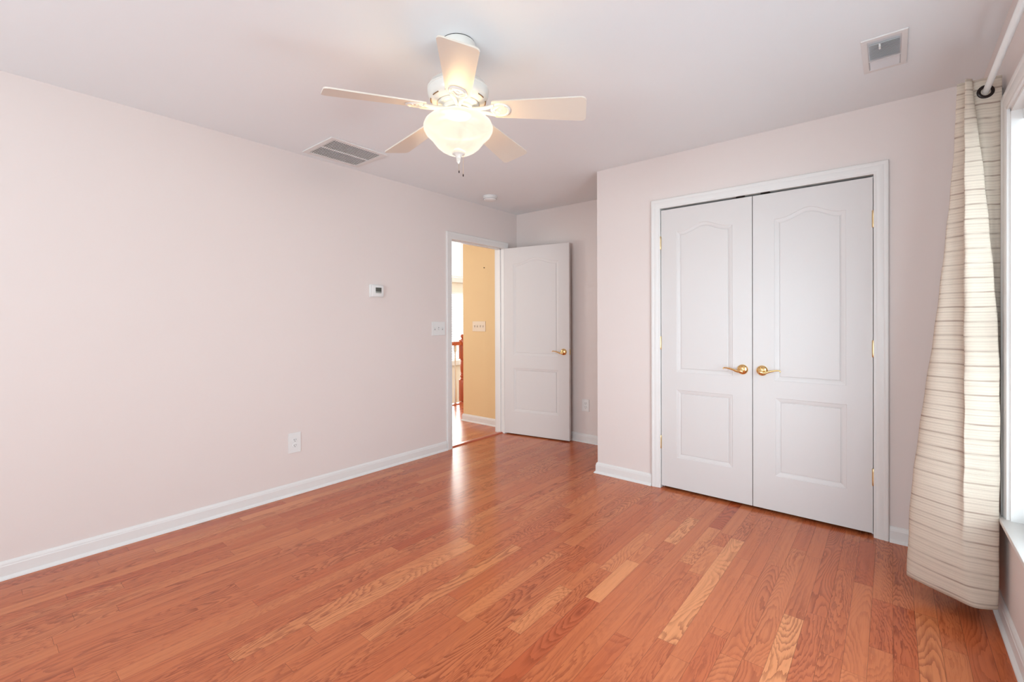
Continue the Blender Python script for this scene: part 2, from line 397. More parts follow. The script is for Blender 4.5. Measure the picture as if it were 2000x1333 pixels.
baseboard('baseboard_near', [(XL, YN), (XR, YN)], 'white baseboard behind the camera')

# ------------------------------------------------------------------ casings, jambs
# a: from inner edge outwards, b: thickness
CAS = [(0.0, 0.0), (0.0, 0.009), (0.003, 0.0105), (0.012, 0.0105), (0.016, 0.0125), (0.034, 0.0155), (0.044, 0.0150), (0.048, 0.0172), (0.054, 0.0185), (0.062, 0.0180), (0.066, 0.0145), (0.066, 0.0)]
def casing_u(path, plane):
    bm = bmesh.new(); sweep(bm, path, CAS, plane); return bm
# closet frame
fr = struct(empty('trim_1', (0, 0, 0)), 'white casing around the closet double doors')
bm = casing_u([(CO1, 0), (CO1, COZ), (CO0, COZ), (CO0, 0)][::-1], lambda p, b: Vector((p.x, YC - b, p.y)))
link('casing', bm, M['trim'], fr, smooth=25)
bm = bmesh.new()
box(bm, CO0 - .018, CO0, YC - .001, YC + WT, 0, COZ + .018); box(bm, CO1, CO1 + .018, YC - .001, YC + WT, 0, COZ + .018); box(bm, CO0, CO1, YC - .001, YC + WT, COZ, COZ + .018)
box(bm, CO0, CO0 + .01, YC + .045, YC + .08, 0, COZ); box(bm, CO1 - .01, CO1, YC + .045, YC + .08, 0, COZ)
link('jamb', bm, M['trim'], fr)
for xa, xb in ((-.787, -.735), (-.643, -.590)):
    bm = bmesh.new(); box(bm, xa, xb, YC - .001, YC + .018, COZ - .006, COZ + .0005, .001)
    tag(link('strike_plate', bm, M['bronze'], fr), 'brown metal ball catch plate')
# doorway frame
fr = struct(empty('trim_2', (0, 0, 0)), 'white casing around the doorway to the hall')
bm = casing_u([(DO0, 0), (DO0, DOZ), (DO1, DOZ), (DO1, 0)], lambda p, b: Vector((XL + b, p.x, p.y)))
link('casing', bm, M['trim'], fr, smooth=25)
bm = bmesh.new()
box(bm, XL - WT - .002, XL + .001, DO0 - .018, DO0, 0, DOZ + .018); box(bm, XL - WT - .002, XL + .001, DO1, DO1 + .018, 0, DOZ + .018); box(bm, XL - WT - .002, XL + .001, DO0, DO1, DOZ, DOZ + .018)
box(bm, XL - .075, XL - .04, DO0, DO0 + .011, 0, DOZ); box(bm, XL - .075, XL - .04, DO1 - .011, DO1, 0, DOZ); box(bm, XL - .075, XL - .04, DO0, DO1, DOZ - .011, DOZ)
link('jamb', bm, M['trim'], fr)
bm = casing_u([(DO0, 0), (DO0, DOZ), (DO1, DOZ), (DO1, 0)], lambda p, b: Vector((XL - WT - b, p.x, p.y)))
link('casing', bm, M['trim'], fr, smooth=25)
bm = bmesh.new(); box(bm, XL - .001, XL + .004, DO0 - .012, DO0, .86, .92, .0005)
# threshold strip
bm.free(); bm = bmesh.new()
sweep(bm, [(XL - .045, DO0), (XL - .045, DO1)], [(0.03, 0), (0.026, 0.007), (0.012, 0.011), (-0.02, 0.011), (-.028, 0.006), (-.03, 0)], lambda p, b: Vector((p.x, p.y, b)))
struct(link('trim_3', bm, M['cherry'], smooth=30), 'brown wooden threshold strip across the doorway')

# ------------------------------------------------------------------ panel doors
def panel_outline(x0, x1, z0, zs, rise, d, n=26):
    a, b = x0 + d, x1 - d; c = (x0 + x1) / 2; hw = (x1 - x0) / 2
    pts = [(a, z0 + d), (b, z0 + d)]
    for i in range(n + 1):
        x = b + (a - b) * i / n
        s = abs(x - c) / hw
        s2 = min(1.0, s / 0.86)
        top = zs + rise * (0.5 + 0.5 * math.cos(math.pi * s2 ** 0.92)) if rise else zs
        pts.append((x, top - d))
    return pts
PROF = [(0.0, 0.0), (0.0025, 0.0022), (0.010, 0.0030), (0.020, 0.0052), (0.0285, 0.0088), (0.0295, 0.0046), (0.031, 0.0040)]
def door_leaf(w_, h_, th, panels):
    """front face at y=0 looking to -y, x 0..w_, z 0..h_"""
    bm = bmesh.new()
    for side in (0, 1):
        y = 0.0 if side == 0 else th
        sg = 1 if side == 0 else -1
        outer = [bm.verts.new((x, y, z)) for x, z in ((0, 0), (w_, 0), (w_, h_), (0, h_))]
        if side == 0: fo = outer
        else: bo = outer
        edges = [bm.edges.new((outer[i], outer[(i + 1) % 4])) for i in range(4)]
        for (x0, x1, z0, zs, rise) in panels:
            loops = []
            for d, dep in PROF:
                loops.append([bm.verts.new((x, y + sg * dep, z)) for x, z in panel_outline(x0, x1, z0, zs, rise, d)])
            n = len(loops[0])
            edges += [bm.edges.new((loops[0][i], loops[0][(i + 1) % n])) for i in range(n)]
            for l1, l2 in zip(loops, loops[1:]):
                for i in range(n):
                    j = (i + 1) % n; bm.faces.new((l1[i], l1[j], l2[j], l2[i]))
            bm.faces.new(loops[-1])
        bmesh.ops.triangle_fill(bm, use_beauty=True, use_dissolve=False, edges=edges)
    for i in range(4):
        j = (i + 1) % 4; bm.faces.new((fo[i], fo[j], bo[j], bo[i]))
    return bm
def hinge_bm(x, y, z, hh=.09, r=.0065, leafdir=1):
    bm = bmesh.new()
    lathe(bm, [(0, -hh / 2 - .004), (r * .7, -hh / 2 - .003), (r, -hh / 2), (r, -hh * .3), (r * .93, -hh * .295), (r, -hh * .29), (r, -hh * .1), (r * .93, -hh * .095), (r, -hh * .09), (r, hh * .1), (r * .93, hh * .105), (r, hh * .11), (r, hh * .3), (r * .93, hh * .305), (r, hh * .31), (r, hh / 2), (r * .7, hh / 2 + .003), (0, hh / 2 + .004)], (x, y, z), 14)
    return bm
def lever(parent, x, y, z, direction, side=-1, ang=0.0):
    """rosette centred (x,y,z) on a face whose outward normal is y*side; lever runs in x*direction"""
    bm = bmesh.new()
    prof = [(0, .019), (.012, .019), (.016, .017), (.020, .0165), (.029, .010), (.031, .008), (.0325, .004), (.033, 0), (0, 0)]
    lathe(bm, prof, (0, 0, 0), 40)
    xform(bm, Matrix.Translation((x, y, z)) @ Matrix.Rotation(R(90 if side < 0 else -90), 4, 'X'))
    h = link('door_handle', bm, M['brass'], parent, smooth=40)
    bm = bmesh.new()
    pts = []; rad = []
    n = 34
    for i in range(n):
        t = i / (n - 1)
        lx = .104 * min(t / .93, 1.0) + (.0035 * math.sin((t - .93) / .07 * math.pi) if t > .93 else 0)
        u_ = min(t / .90, 1.0)
        lz = -.004 - .004 * math.sin(math.pi * min(u_ * 2.2, 1)) + .017 * (u_ * u_ * (3 - 2 * u_))
        if t > .90: lz -= .008 * ((t - .90) / .10) ** 1.4
        ly = .047 - .004 * u_
        pts.append((x + direction * lx, y + side * ly, z + lz - .004)); rad.append(.0088 - .0048 * u_ if t < .95 else .0042)
    tube(bm, pts, rad, 12, flat=1.0)
    # hub
    b2 = bmesh.new(); lathe(b2, [(0, 0), (.0105, 0), (.0105, .034), (.0135, .040), (.0135, .052), (.010, .0555), (0, .056)], (0, 0, 0), 24)
    xform(b2, Matrix.Translation((x, y, z - .008)) @ Matrix.Rotation(R(90 if side < 0 else -90), 4, 'X'))
    me = D.meshes.new('t'); b2.to_mesh(me); b2.free(); bm.from_mesh(me); D.meshes.remove(me)
    link('lever', bm, M['brass'], h, smooth=45)
    b3 = bmesh.new(); lathe(b3, [(0, .001), (.0028, .001), (.0028, 0), (0, 0)], (0, 0, 0), 12)
    xform(b3, Matrix.Translation((x, y + side * .0165, z + .020)) @ Matrix.Rotation(R((90 if side < 0 else -90)), 4, 'X'))
    link('screw', b3, M['dark'], h)
    return h
def closet_door(name, x0, x1, pan, label, hx, kx, kdir, sidehinge):
    w_ = x1 - x0; h_ = 1.991
    pl = [(a - x0, b - x0, z0 - .019, zs - .019, r_) for a, b, z0, zs, r_ in pan]
    bm = door_leaf(w_, h_, .035, pl)
    o = link(name, bm, M['door']); o.location = (x0, YC + .002, .019)
    struct(o, label)
    for z in (.334, 1.051, 1.775):
        b = hinge_bm(hx - x0, -.005, z - .019)
        box(b, min(hx - x0, hx - x0 + sidehinge * .012), max(hx - x0, hx - x0 + sidehinge * .012), -.0035, -.0008, z - .019 - .043, z - .019 + .043)
        tag(link('hinge', b, M['brass_dull'], o, smooth=40), 'brass hinge barrel')
    lever(o, kx - x0, 0, .893 - .019, kdir)
    return o
XM = -0.6895
closet_door('door_1', -1.2885, XM - .0022, [(-1.177, -.809, .845, 1.845, .046), (-1.177, -.809, .238, .721, 0)], 'left leaf of the white closet double doors', -1.292, -.748, -1, -1)
closet_door('door_2', XM + .0022, -.0815, [(-.566, -.2025, .833, 1.845, .050), (-.560, -.199, .239, .726, 0)], 'right leaf of the white closet double doors', -.079, -.634, 1, 1)

# open room door, hinged at the far jamb
ang = math.atan2(3.895 - 3.765, .758)
bm = door_leaf(.752, 1.985, .035, [(.111, .637, .838, 1.815, .052), (.113, .637, .24, .703, 0)])
o = link('door_3', bm, M['door']); struct(o, 'white two-panel door standing open against the back wall')
o.location = (XL + .012, 3.767, .012); o.rotation_euler = (0, 0, ang)
for z in (.35, 1.047, 1.755):
    b = hinge_bm(-.006, .040, z - .012, r=.006)
    box(b, -.0032, -.0004, .003, .034, z - .012 - .044, z - .012 + .044)
    tag(link('hinge', b, M['brass_dull'], o, smooth=40), 'brass hinge barrel')
lever(o, .692, 0, .89, -1)
bm = bmesh.new(); box(bm, .7515, .7535, .005, .030, .89 - .028, .89 + .028, .0006); box(bm, .753, .758, .011, .024, .881, .899, .002)
tag(link('latch_plate', bm, M['brass_dull'], o), 'brass latch plate on the door edge')
lever(o, .692, .035, .89, -1, side=1)

# ------------------------------------------------------------------ side window with blind
win = struct(empty('window_1', (0, 0, 0)), 'white framed window beside the curtain on the right wall')
bm = casing_u([(WO0, WOZ0), (WO0, WOZ1), (WO1, WOZ1), (WO1, WOZ0)], lambda p, b: Vector((XR - b, p.x, p.y)))
link('casing', bm, M['trim'], win, smooth=25)
bm = bmesh.new()
box(bm, XR, XR + .16, WO0 - .001, WO0 + .012, WOZ0, WOZ1); box(bm, XR, XR + .16, WO1 - .012, WO1 + .001, WOZ0, WOZ1); box(bm, XR, XR + .16, WO0, WO1, WOZ1 - .012, WOZ1 + .001)
link('jamb', bm, M['trim'], win)
bm = bmesh.new(); box(bm, XR - .028, XR + .16, WO0 - CW - .025, WO1 + CW + .02, WOZ0 - .020, WOZ0, .005)
link('window_sill', bm, M['trim'], win, smooth=30)
def sash(x, y0, y1, z0, z1, tag_):
    b = bmesh.new(); t = .035
    box(b, x, x + t, y0, y0 + t, z0, z1); box(b, x, x + t, y1 - t, y1, z0, z1); box(b, x, x + t, y0 + t, y1 - t, z0, z0 + t); box(b, x, x + t, y0 + t, y1 - t, z1 - t, z1)
    s = link('sash', b, M['trim'], win)
    b = bmesh.new(); box(b, x + .015, x + .019, y0 + t, y1 - t, z0 + t, z1 - t)
    link('pane', b, M['glass'], s)
ym = (WO0 + WO1) / 2; zm = (WOZ0 + WOZ1) / 2
for a, b_ in ((WO0 + .012, ym - .03), (ym + .03, WO1 - .012)):
    sash(XR + .095, a, b_, WOZ0, zm + .02, 0); sash(XR + .125, a, b_, zm - .02, WOZ1 - .012, 0)
bm = bmesh.new(); box(bm, XR + .08, XR + .16, ym - .03, ym + .03, WOZ0, WOZ1 - .012); link('mullion', bm, M['trim'], win)
bl = empty('window_blind', (XR + .05, ym, WOZ0)); tag(bl, 'white horizontal slat blind inside the right-hand window frame', 'blind')
bm = bmesh.new(); box(bm, -.02, .02, WO0 - ym + .02, WO1 - ym - .02, 1.515, 1.552, .003); link('headrail', bm, M['blind'], bl)
bm = bmesh.new(); box(bm, -.013, .013, WO0 - ym + .03, WO1 - ym - .03, .006, .022, .003); link('bottom_rail', bm, M['blind'], bl)
bm = bmesh.new()
for i in range(58):
    z = .04 + i * .0255
    vs = []
    for yy in (WO0 - ym + .03, WO1 - ym - .03):
        for q in (-1, 0, 1):
            vs.append(bm.verts.new((q * .0125, yy, z + q * .0035 + (.0015 if q == 0 else 0))))
    bm.faces.new((vs[0], vs[1], vs[4], vs[3])); bm.faces.new((vs[1], vs[2], vs[5], vs[4]))
link('slats', bm, M['blind'], bl, smooth=True)
bm = bmesh.new(); tube(bm, [(-.018, WO1 - ym - .08, 1.52), (-.020, WO1 - ym - .08, .55)], .004, 8); link('tilt_wand', bm, M['plastic'], bl)

# rear window (behind the camera, unseen, added for its light)
wn = struct(empty('window_2', (0, 0, 0)), 'unseen window behind the camera, added for its light')
bm = casing_u([(-2.3, .55), (-2.3, 2.05), (.1, 2.05), (.1, .55), (-2.3, .55)], lambda p, b: Vector((p.x, YN + b, p.y))); link('casing', bm, M['trim'], wn)
bm = bmesh.new()
for xa, xb in ((-2.3, -2.26), (-1.12, -1.08), (.06, .1)): box(bm, xa, xb, YN - .08, YN - .04, .55, 2.05)
for xa, xb in ((-2.26, -1.12), (-1.08, .06)):
    for za, zb in ((.55, .59), (1.28, 1.32), (2.01, 2.05)): box(bm, xa, xb, YN - .08, YN - .04, za, zb)
link('window_frame', bm, M['trim'], wn)
bm = bmesh.new(); box(bm, -2.26, .06, YN - .062, YN - .058, .59, 2.01); link('pane', bm, M['glass'], wn)

# ------------------------------------------------------------------ curtain
rod = empty('curtain_rod', (.289, 1.6, 2.121)); tag(rod, 'white round curtain rod above the window', 'curtain rod')
bm = bmesh.new(); tube(bm, [(0, -1.2, 0), (0, 1.17, 0)], .0105, 20); link('pole', bm, M['rod'], rod, smooth=40)
for yy in (1.12, -1.15):
    bm = bmesh.new(); box(bm, .045, .058, yy - .012, yy + .012, -.03, .035, .002); tube(bm, [(.05, yy, -.012), (.02, yy, -.014), (0, yy, -.013)], .006, 8); tube(bm, [(.0, yy, -.0125), (-.013, yy, -.004)], .005, 8)
    tag(link('bracket', bm, M['rod'], rod, smooth=40), 'small wall bracket')
ZR = [2.176, 2.11, 1.80, 1.20, .86, .45, .20, .083]
CP = [  # per row: plan points from the window-side edge through the folds
 [(.335, 2.630), (.288, 2.620), (.252, 2.617), (.247, 2.594), (.227, 2.584), (.234, 2.614), (.207, 2.620), (.262, 2.668), (.318, 2.700), (.240, 2.740), (.318, 2.790), (.245, 2.840), (.318, 2.885)],
 [(.335, 2.630), (.288, 2.620), (.254, 2.617), (.250, 2.592), (.227, 2.582), (.234, 2.614), (.205, 2.620), (.262, 2.668), (.318, 2.700), (.240, 2.740), (.318, 2.790), (.245, 2.840), (.318, 2.885)],
 [(.333, 2.632), (.295, 2.622), (.270, 2.615), (.279, 2.585), (.227, 2.570), (.232, 2.605), (.190, 2.630), (.250, 2.680), (.310, 2.710), (.230, 2.750), (.315, 2.800), (.240, 2.850), (.316, 2.895)],
 [(.332, 2.634), (.314, 2.622), (.303, 2.612), (.311, 2.572), (.227, 2.556), (.224, 2.592), (.143, 2.648), (.215, 2.720), (.290, 2.740), (.210, 2.790), (.305, 2.830), (.235, 2.870), (.313, 2.910)],
 [(.330, 2.634), (.318, 2.615), (.309, 2.605), (.3155, 2.562), (.228, 2.546), (.216, 2.574), (.107, 2.660), (.180, 2.750), (.270, 2.760), (.200, 2.810), (.300, 2.840), (.230, 2.880), (.311, 2.915)],
 [(.320, 2.620), (.314, 2.612), (.309, 2.602), (.3155, 2.560), (.228, 2.540), (.196, 2.566), (.068, 2.668), (.140, 2.770), (.250, 2.775), (.190, 2.825), (.290, 2.850), (.225, 2.885), (.308, 2.920)],
 [(.317, 2.622), (.312, 2.615), (.310, 2.604), (.3165, 2.566), (.232, 2.536), (.170, 2.568), (.056, 2.670), (.125, 2.775), (.240, 2.780), (.185, 2.830), (.285, 2.855), (.225, 2.888), (.305, 2.920)],
 [(.316, 2.625), (.312, 2.620), (.311, 2.610), (.3165, 2.574), (.245, 2.534), (.150, 2.594), (.050, 2.672), (.120, 2.775), (.235, 2.780), (.182, 2.832), (.282, 2.858), (.225, 2.890), (.302, 2.920)]]
def cr(p, t):
    n = len(p) - 1; x = t * n; i = min(int(x), n - 1); f = x - i
    P = [p[max(i - 1, 0)], p[i], p[i + 1], p[min(i + 2, n)]]
    return tuple(0.5 * (2 * P[1][k] + (P[2][k] - P[0][k]) * f + (2 * P[0][k] - 5 * P[1][k] + 4 * P[2][k] - P[3][k]) * f * f + (3 * P[1][k] - P[0][k] - 3 * P[2][k] + P[3][k]) * f ** 3) for k in range(len(p[0])))
def cubic_rows(z):
    i = 0
    while i < len(ZR) - 2 and z < ZR[i + 1]: i += 1
    f = (ZR[i] - z) / (ZR[i] - ZR[i + 1]); f = max(0, min(1, f))
    def val(j, k, c):
        return CP[max(0, min(len(CP) - 1, j))][k][c]
    out = []
    for k in range(len(CP[0])):
        pt_ = []
        for c in (0, 1):
            p1, p2 = val(i, k, c), val(i + 1, k, c)
            def slope(j):
                a, b = max(0, j - 1), min(len(ZR) - 1, j + 1)
                return (CP[b][k][c] - CP[a][k][c]) / (ZR[a] - ZR[b])
            hgt = ZR[i] - ZR[i + 1]; m1, m2 = slope(i) * hgt, slope(i + 1) * hgt
            pt_.append((2 * f ** 3 - 3 * f * f + 1) * p1 + (f ** 3 - 2 * f * f + f) * m1 + (-2 * f ** 3 + 3 * f * f) * p2 + (f ** 3 - f * f) * m2)
        out.append(tuple(pt_))
    return out
NS, NZ = 156, 110
bm = bmesh.new(); grid = []; rc = random.Random(5)
ph = [rc.random() * 6.28 for _ in range(6)]
for j in range(NZ + 1):
    z = ZR[0] + (ZR[-1] - ZR[0]) * j / NZ; row = cubic_rows(z); line = []
    for i in range(NS + 1):
        s = i / NS; x, y = cr(row, s)
        if z < 2.05:
            x += .0016 * math.sin(60 * s + 3 * z + ph[0]) + .0010 * math.sin(31 * z + 40 * s + ph[1]); x = min(x, .3195 if z < .5 else .334)
            y += .0016 * math.sin(75 * s - 4 * z + ph[2])
        line.append(bm.verts.new((x, y, z)))
    grid.append(line)
uvl = bm.loops.layers.uv.new('cloth')
for j in range(NZ):
    for i in range(NS):
        f = bm.faces.new((grid[j][i], grid[j][i + 1], grid[j + 1][i + 1], grid[j + 1][i]))
        for l, (ii, jj) in zip(f.loops, ((i, j), (i + 1, j), (i + 1, j + 1), (i, j + 1))):
            l[uvl].uv = (ii / NS * 1.25, (ZR[0] - ZR[-1]) * (1 - jj / NZ))
cur = link('curtain', bm, M['curtain'], smooth=180); tag(cur, 'long cream curtain panel with tan horizontal stripes hanging on the rod', 'curtain')
sm = cur.modifiers.new('cloth thickness', 'SOLIDIFY'); sm.thickness = .0012; sm.offset = 0
# grommets along the top
for gx, gy, a in ((.2885, 2.619, 12), (.289, 2.684, 150), (.289, 2.7195, 205), (.289, 2.771, 150)):
    bm = bmesh.new()
    ring = [(.0155, .0030), (.0165, .0042), (.0200, .0048), (.0245, .0040), (.0265, .0020), (.0265, -.0020), (.0245, -.0040), (.0200, -.0048), (.0165, -.0042), (.0155, -.0030), (.0155, .0030)]
    lathe(bm, ring, (0, 0, 0), 36)
    xform(bm, Matrix.Translation((gx, gy, 2.121)) @ Matrix.Rotation(R(a), 4, 'Z') @ Matrix.Rotation(R(90), 4, 'X'))
    tag(link('grommet', bm, M['bronze'], cur, smooth=40), 'dark bronze eyelet ring')

# ------------------------------------------------------------------ ceiling fan
FX, FY = -1.430, 1.372
fan = empty('ceiling_fan', (FX, FY, ZC)); tag(fan, 'white five-blade ceiling fan with a lit frosted glass bowl light', 'ceiling fan')
Z = lambda z: z - ZC
bm = bmesh.new(); lathe(bm, [(0, 0), (.071, 0), (.071, -.0022), (0, -.0022)], (0, 0, 0), 48); link('canopy_shadow_disc', bm, M['dark'], fan)  # dark disc painted as the shadow line between canopy and ceiling
bm = bmesh.new(); lathe(bm, [(0, -.002), (.070, -.002), (.0725, -.004), (.0725, -.034), (.068, -.044), (.050, -.056), (.030, -.064), (.018, -.066), (0, -.066)], (0, 0, 0), 48)
link('canopy', bm, M['fan_white'], fan, smooth=35)
bm = bmesh.new(); lathe(bm, [(0, -.06), (.0125, -.06), (.0125, -.15), (0, -.15)], (0, 0, 0), 20); link('downrod', bm, M['fan_white'], fan, smooth=40)
bm = bmesh.new(); lathe(bm, [(0, Z(2.268)), (.024, Z(2.268)), (.030, Z(2.255)), (.060, Z(2.250)), (.095, Z(2.238)), (.120, Z(2.218)), (.1300, Z(2.200)), (.1315, Z(2.199)), (.1315, Z(2.195)), (.1295, Z(2.193)), (.1290, Z(2.180)), (.122, Z(2.160)), (.108, Z(2.146)), (.092, Z(2.140)), (.092, Z(2.150)), (0, Z(2.150))], (0, 0, 0), 64)
link('motor_housing', bm, M['fan_white'], fan, smooth=30)
bm = bmesh.new(); lathe(bm, [(0, Z(2.1495)), (.088, Z(2.1495)), (.088, Z(2.138)), (.084, Z(2.132)), (.066, Z(2.128)), (.066, Z(2.118)), (.060, Z(2.114)), (0, Z(2.114))], (0, 0, 0), 64)
link('flywheel', bm, M['fan_white'], fan, smooth=30)
for k in range(10):
    bm = bmesh.new(); a = 2 * math.pi * (k + .3) / 10
    pts = [(.1165 * math.cos(a + t), .1165 * math.sin(a + t), Z(2.1515)) for t in [(-.16 + .04 * q) for q in range(9)]]
    tube(bm, pts, .0022, 8, flat=1.0); link('vent_slot', bm, M['slot_brown'], fan)
bm = bmesh.new(); lathe(bm, [(0, Z(2.114)), (.052, Z(2.114)), (.056, Z(2.111)), (.057, Z(2.104)), (.057, Z(2.096)), (.060, Z(2.092)), (0, Z(2.092))], (0, 0, 0), 48)
lk = link('light_fitter', bm, M['fan_white'], fan, smooth=30)
for k in range(6):
    bm = bmesh.new(); a = 2 * math.pi * (k + .37) / 6
    lathe(bm, [(0, .002), (.0025, .001), (.003, 0), (0, 0)], (0, 0, 0), 10); xform(bm, Matrix.Translation((.057 * math.cos(a), .057 * math.sin(a), Z(2.104))) @ Matrix.Rotation(a, 4, 'Z') @ Matrix.Rotation(R(90), 4, 'Y')); link('screw', bm, M['brass_dull'], lk)
bm = bmesh.new()
bp = [(.056, 2.0935), (.075, 2.0925), (.100, 2.087), (.125, 2.075), (.141, 2.060), (.1475, 2.044), (.146, 2.028), (.138, 2.013), (.126, 2.001), (.114, 1.990), (.104, 1.976), (.091, 1.960), (.073, 1.945), (.053, 1.934), (.034, 1.928), (.012, 1.926)]
bp2 = [(max(r_ - .003, .010), z + (.003 if z < 2.04 else -.002)) for r_, z in bp][::-1]
lathe(bm, [(r_, Z(z)) for r_, z in bp + bp2], (0, 0, 0), 64)
link('lamp_shade', bm, M['bowl'], fan, smooth=50)
bm = bmesh.new(); lathe(bm, [(0, Z(1.950)), (.012, Z(1.950)), (.030, Z(1.938)), (.0315, Z(1.933)), (.030, Z(1.929)), (.018, Z(1.924)), (.011, Z(1.916)), (.009, Z(1.912)), (.011, Z(1.909)), (.008, Z(1.906)), (.010, Z(1.903)), (.007, Z(1.900)), (.009, Z(1.897)), (.006, Z(1.893)), (.004, Z(1.887)), (0, Z(1.884))], (0, 0, 0), 32)
link('finial', bm, M['fan_white'], fan, smooth=35)
for cx_, cy_, zb in ((.014, .014, 1.838), (.001, .002, 1.853)):
    bm = bmesh.new(); tube(bm, [(cx_, cy_, Z(1.925)), (cx_, cy_, Z(zb))], .0007, 6)
    c_ = link('pull_chain', bm, M['brass_dull'], fan)
    bm = bmesh.new(); lathe(bm, [(0, .006), (.0018, .005), (.0024, 0), (.0018, -.005), (0, -.006)], (cx_, cy_, Z(zb)), 10); link('pull_knob', bm, M['bronze'], c_, smooth=True)
# blades and irons
def blade_bm():
    bm = bmesh.new(); out = []
    r0, r1, w0, w1, rc_ = .150, .542, .050, .0705, .020
    for i in range(7):   # outer end corners
        a = R(-90 + 15 * i); out.append((r1 - rc_ + rc_ * math.cos(a), -w1 + rc_ + rc_ * math.sin(a)))
    for i in range(7):
        a = R(15 * i); out.append((r1 - rc_ + rc_ * math.cos(a), w1 - rc_ + rc_ * math.sin(a)))
    for i in range(7):
        a = R(90 + 15 * i); out.append((r0 + .014 + .014 * math.cos(a), w0 - .014 + .014 * math.sin(a)))
    for i in range(7):
        a = R(180 + 15 * i); out.append((r0 + .014 + .014 * math.cos(a), -w0 + .014 + .014 * math.sin(a)))
    t = [bm.verts.new((x, y, .0028)) for x, y in out]; b = [bm.verts.new((x, y, -.0028)) for x, y in out]
    bm.faces.new(t); bm.faces.new(b[::-1]); n = len(out)
    for i in range(n): bm.faces.new((t[i], b[i], b[(i + 1) % n], t[(i + 1) % n]))
    return bm
def iron_bm():
    bm = bmesh.new()
    def ringf(cx_, a_, b_, wd, zc_, th, n=40):
        pts = [(cx_ + a_ * math.cos(2 * math.pi * i / n), b_ * math.sin(2 * math.pi * i / n), zc_) for i in range(n + 1)]
        rings = []
        for i in range(n):
            a = 2 * math.pi * i / n; c, s = math.cos(a), math.sin(a)
            prof_ = [(-wd, 0), (-wd * .7, -th * .7), (0, -th), (wd * .7, -th * .7), (wd, 0)]
            rings.append([bm.verts.new((cx_ + (a_ + q) * c, (b_ + q) * s, zc_ + dz_)) for q, dz_ in prof_])
        for i in range(n):
            A, B = rings[i], rings[(i + 1) % n]
            for k in range(4): bm.faces.new((A[k], A[k + 1], B[k + 1], B[k]))
            bm.faces.new((A[4], A[0], B[0], B[4]))
    ringf(.184, .036, .034, .0065, -.0028, .0065)
    # Y arms joining the hub to the ring, drooping to the flywheel
    for sgn in (-1, 1):
        tube(bm, [(.056, sgn * .005, -.001), (.085, sgn * .008, -.004), (.115, sgn * .013, -.006), (.138, sgn * .020, -.0065), (.160, sgn * .031, -.006)], [.0085, .0085, .008, .0075, .006], 8)
        tube(bm, [(.150, 0, -.0055), (.164, sgn * .010, -.0055), (.180, sgn * .020, -.0055)], [.004, .0045, .003], 8)
    lathe(bm, [(0, -.0030), (.032, -.0030), (.034, -.0055), (.032, -.0062), (.012, -.0048), (0, -.0044)], (.184, 0, 0), 32)
    lathe(bm, [(0, -.0075), (.006, -.007), (.008, -.0028), (0, -.0028)], (.184, 0, 0), 16)
    for xx, yy in ((.205, .026), (.205, -.026), (.160, 0)): lathe(bm, [(0, -.012), (.004, -.011), (.0045, -.003), (0, -.003)], (xx, yy, 0), 10)
    return bm
bl0 = link('blade', blade_bm(), M['blade'], None, smooth=30); ir0 = link('blade_iron', iron_bm(), M['fan_white'], None, smooth=50)
FANG = [-43.8, 30.8, 101.6, 172.6, 245.6]
for k, a in enumerate(FANG):
    b = bl0 if k == 0 else bl0.copy(); i_ = ir0 if k == 0 else ir0.copy()
    if k: COL.objects.link(b); COL.objects.link(i_)
    mt_ = Matrix.Translation((0, 0, Z(2.120))) @ Matrix.Rotation(R(a), 4, 'Z') @ Matrix.Rotation(R(4.0), 4, 'Y') @ Matrix.Rotation(R(-14), 4, 'X')
    mi_ = Matrix.Translation((0, 0, Z(2.120))) @ Matrix.Rotation(R(a), 4, 'Z') @ Matrix.Rotation(R(4.0), 4, 'Y') @ Matrix.Rotation(R(-14), 4, 'X')
    for oo, mm in ((b, mt_), (i_, mi_)):
        oo.parent = fan; oo.matrix_local = mm
# bulbs
for k in range(2):
    a = R(20 + 180 * k)
    l = D.lights.new('bulb_light', 'POINT'); l.energy = 34; l.color = (1.0, 0.74, 0.45); l.shadow_soft_size = .048
    lo = D.objects.new('bulb_light', l); COL.objects.link(lo); lo.parent = fan; lo.location = (.062 * math.cos(a), .062 * math.sin(a), Z(2.025))

# ------------------------------------------------------------------ ceiling grilles
def frame_bm(w_, h_, t, th, bev=.002):
    bm = bmesh.new()
    box(bm, 0, w_, 0, t, -th, 0, bev); box(bm, 0, w_, h_ - t, h_, -th, 0, bev); box(bm, 0, t, t, h_ - t, -th, 0, bev); box(bm, w_ - t, w_, t, h_ - t, -th, 0, bev)
    return bm
g = empty('return_air_grille', (-3.160, 1.535, ZC)); tag(g, 'rectangular white ceiling return grille with dark slots near the left wall', 'air vent')
GW, GH = .394, .425
link('frame', frame_bm(GW, GH, .034, .008), M['vent_metal'], g)
bm = bmesh.new(); box(bm, .02, GW - .02, .02, GH - .02, -.0015, -.0005); link('duct_backing', bm, M['duct'], g)  # shallow plate, duct shade is put into its colour
bm = bmesh.new(); box(bm, GW / 2 - .006, GW / 2 + .006, .034, GH - .034, -.009, -.002, .001); link('divider', bm, M['vent_metal'], g)
bm = bmesh.new(); ns = 26
for i in range(ns):
    y = .034 + (GH - .068) * (i + .5) / ns
    box(bm, .03, GW - .03, y - .0022, y + .0022, -.0075, -.0045)
link('louvers', bm, M['vent_metal'], g)
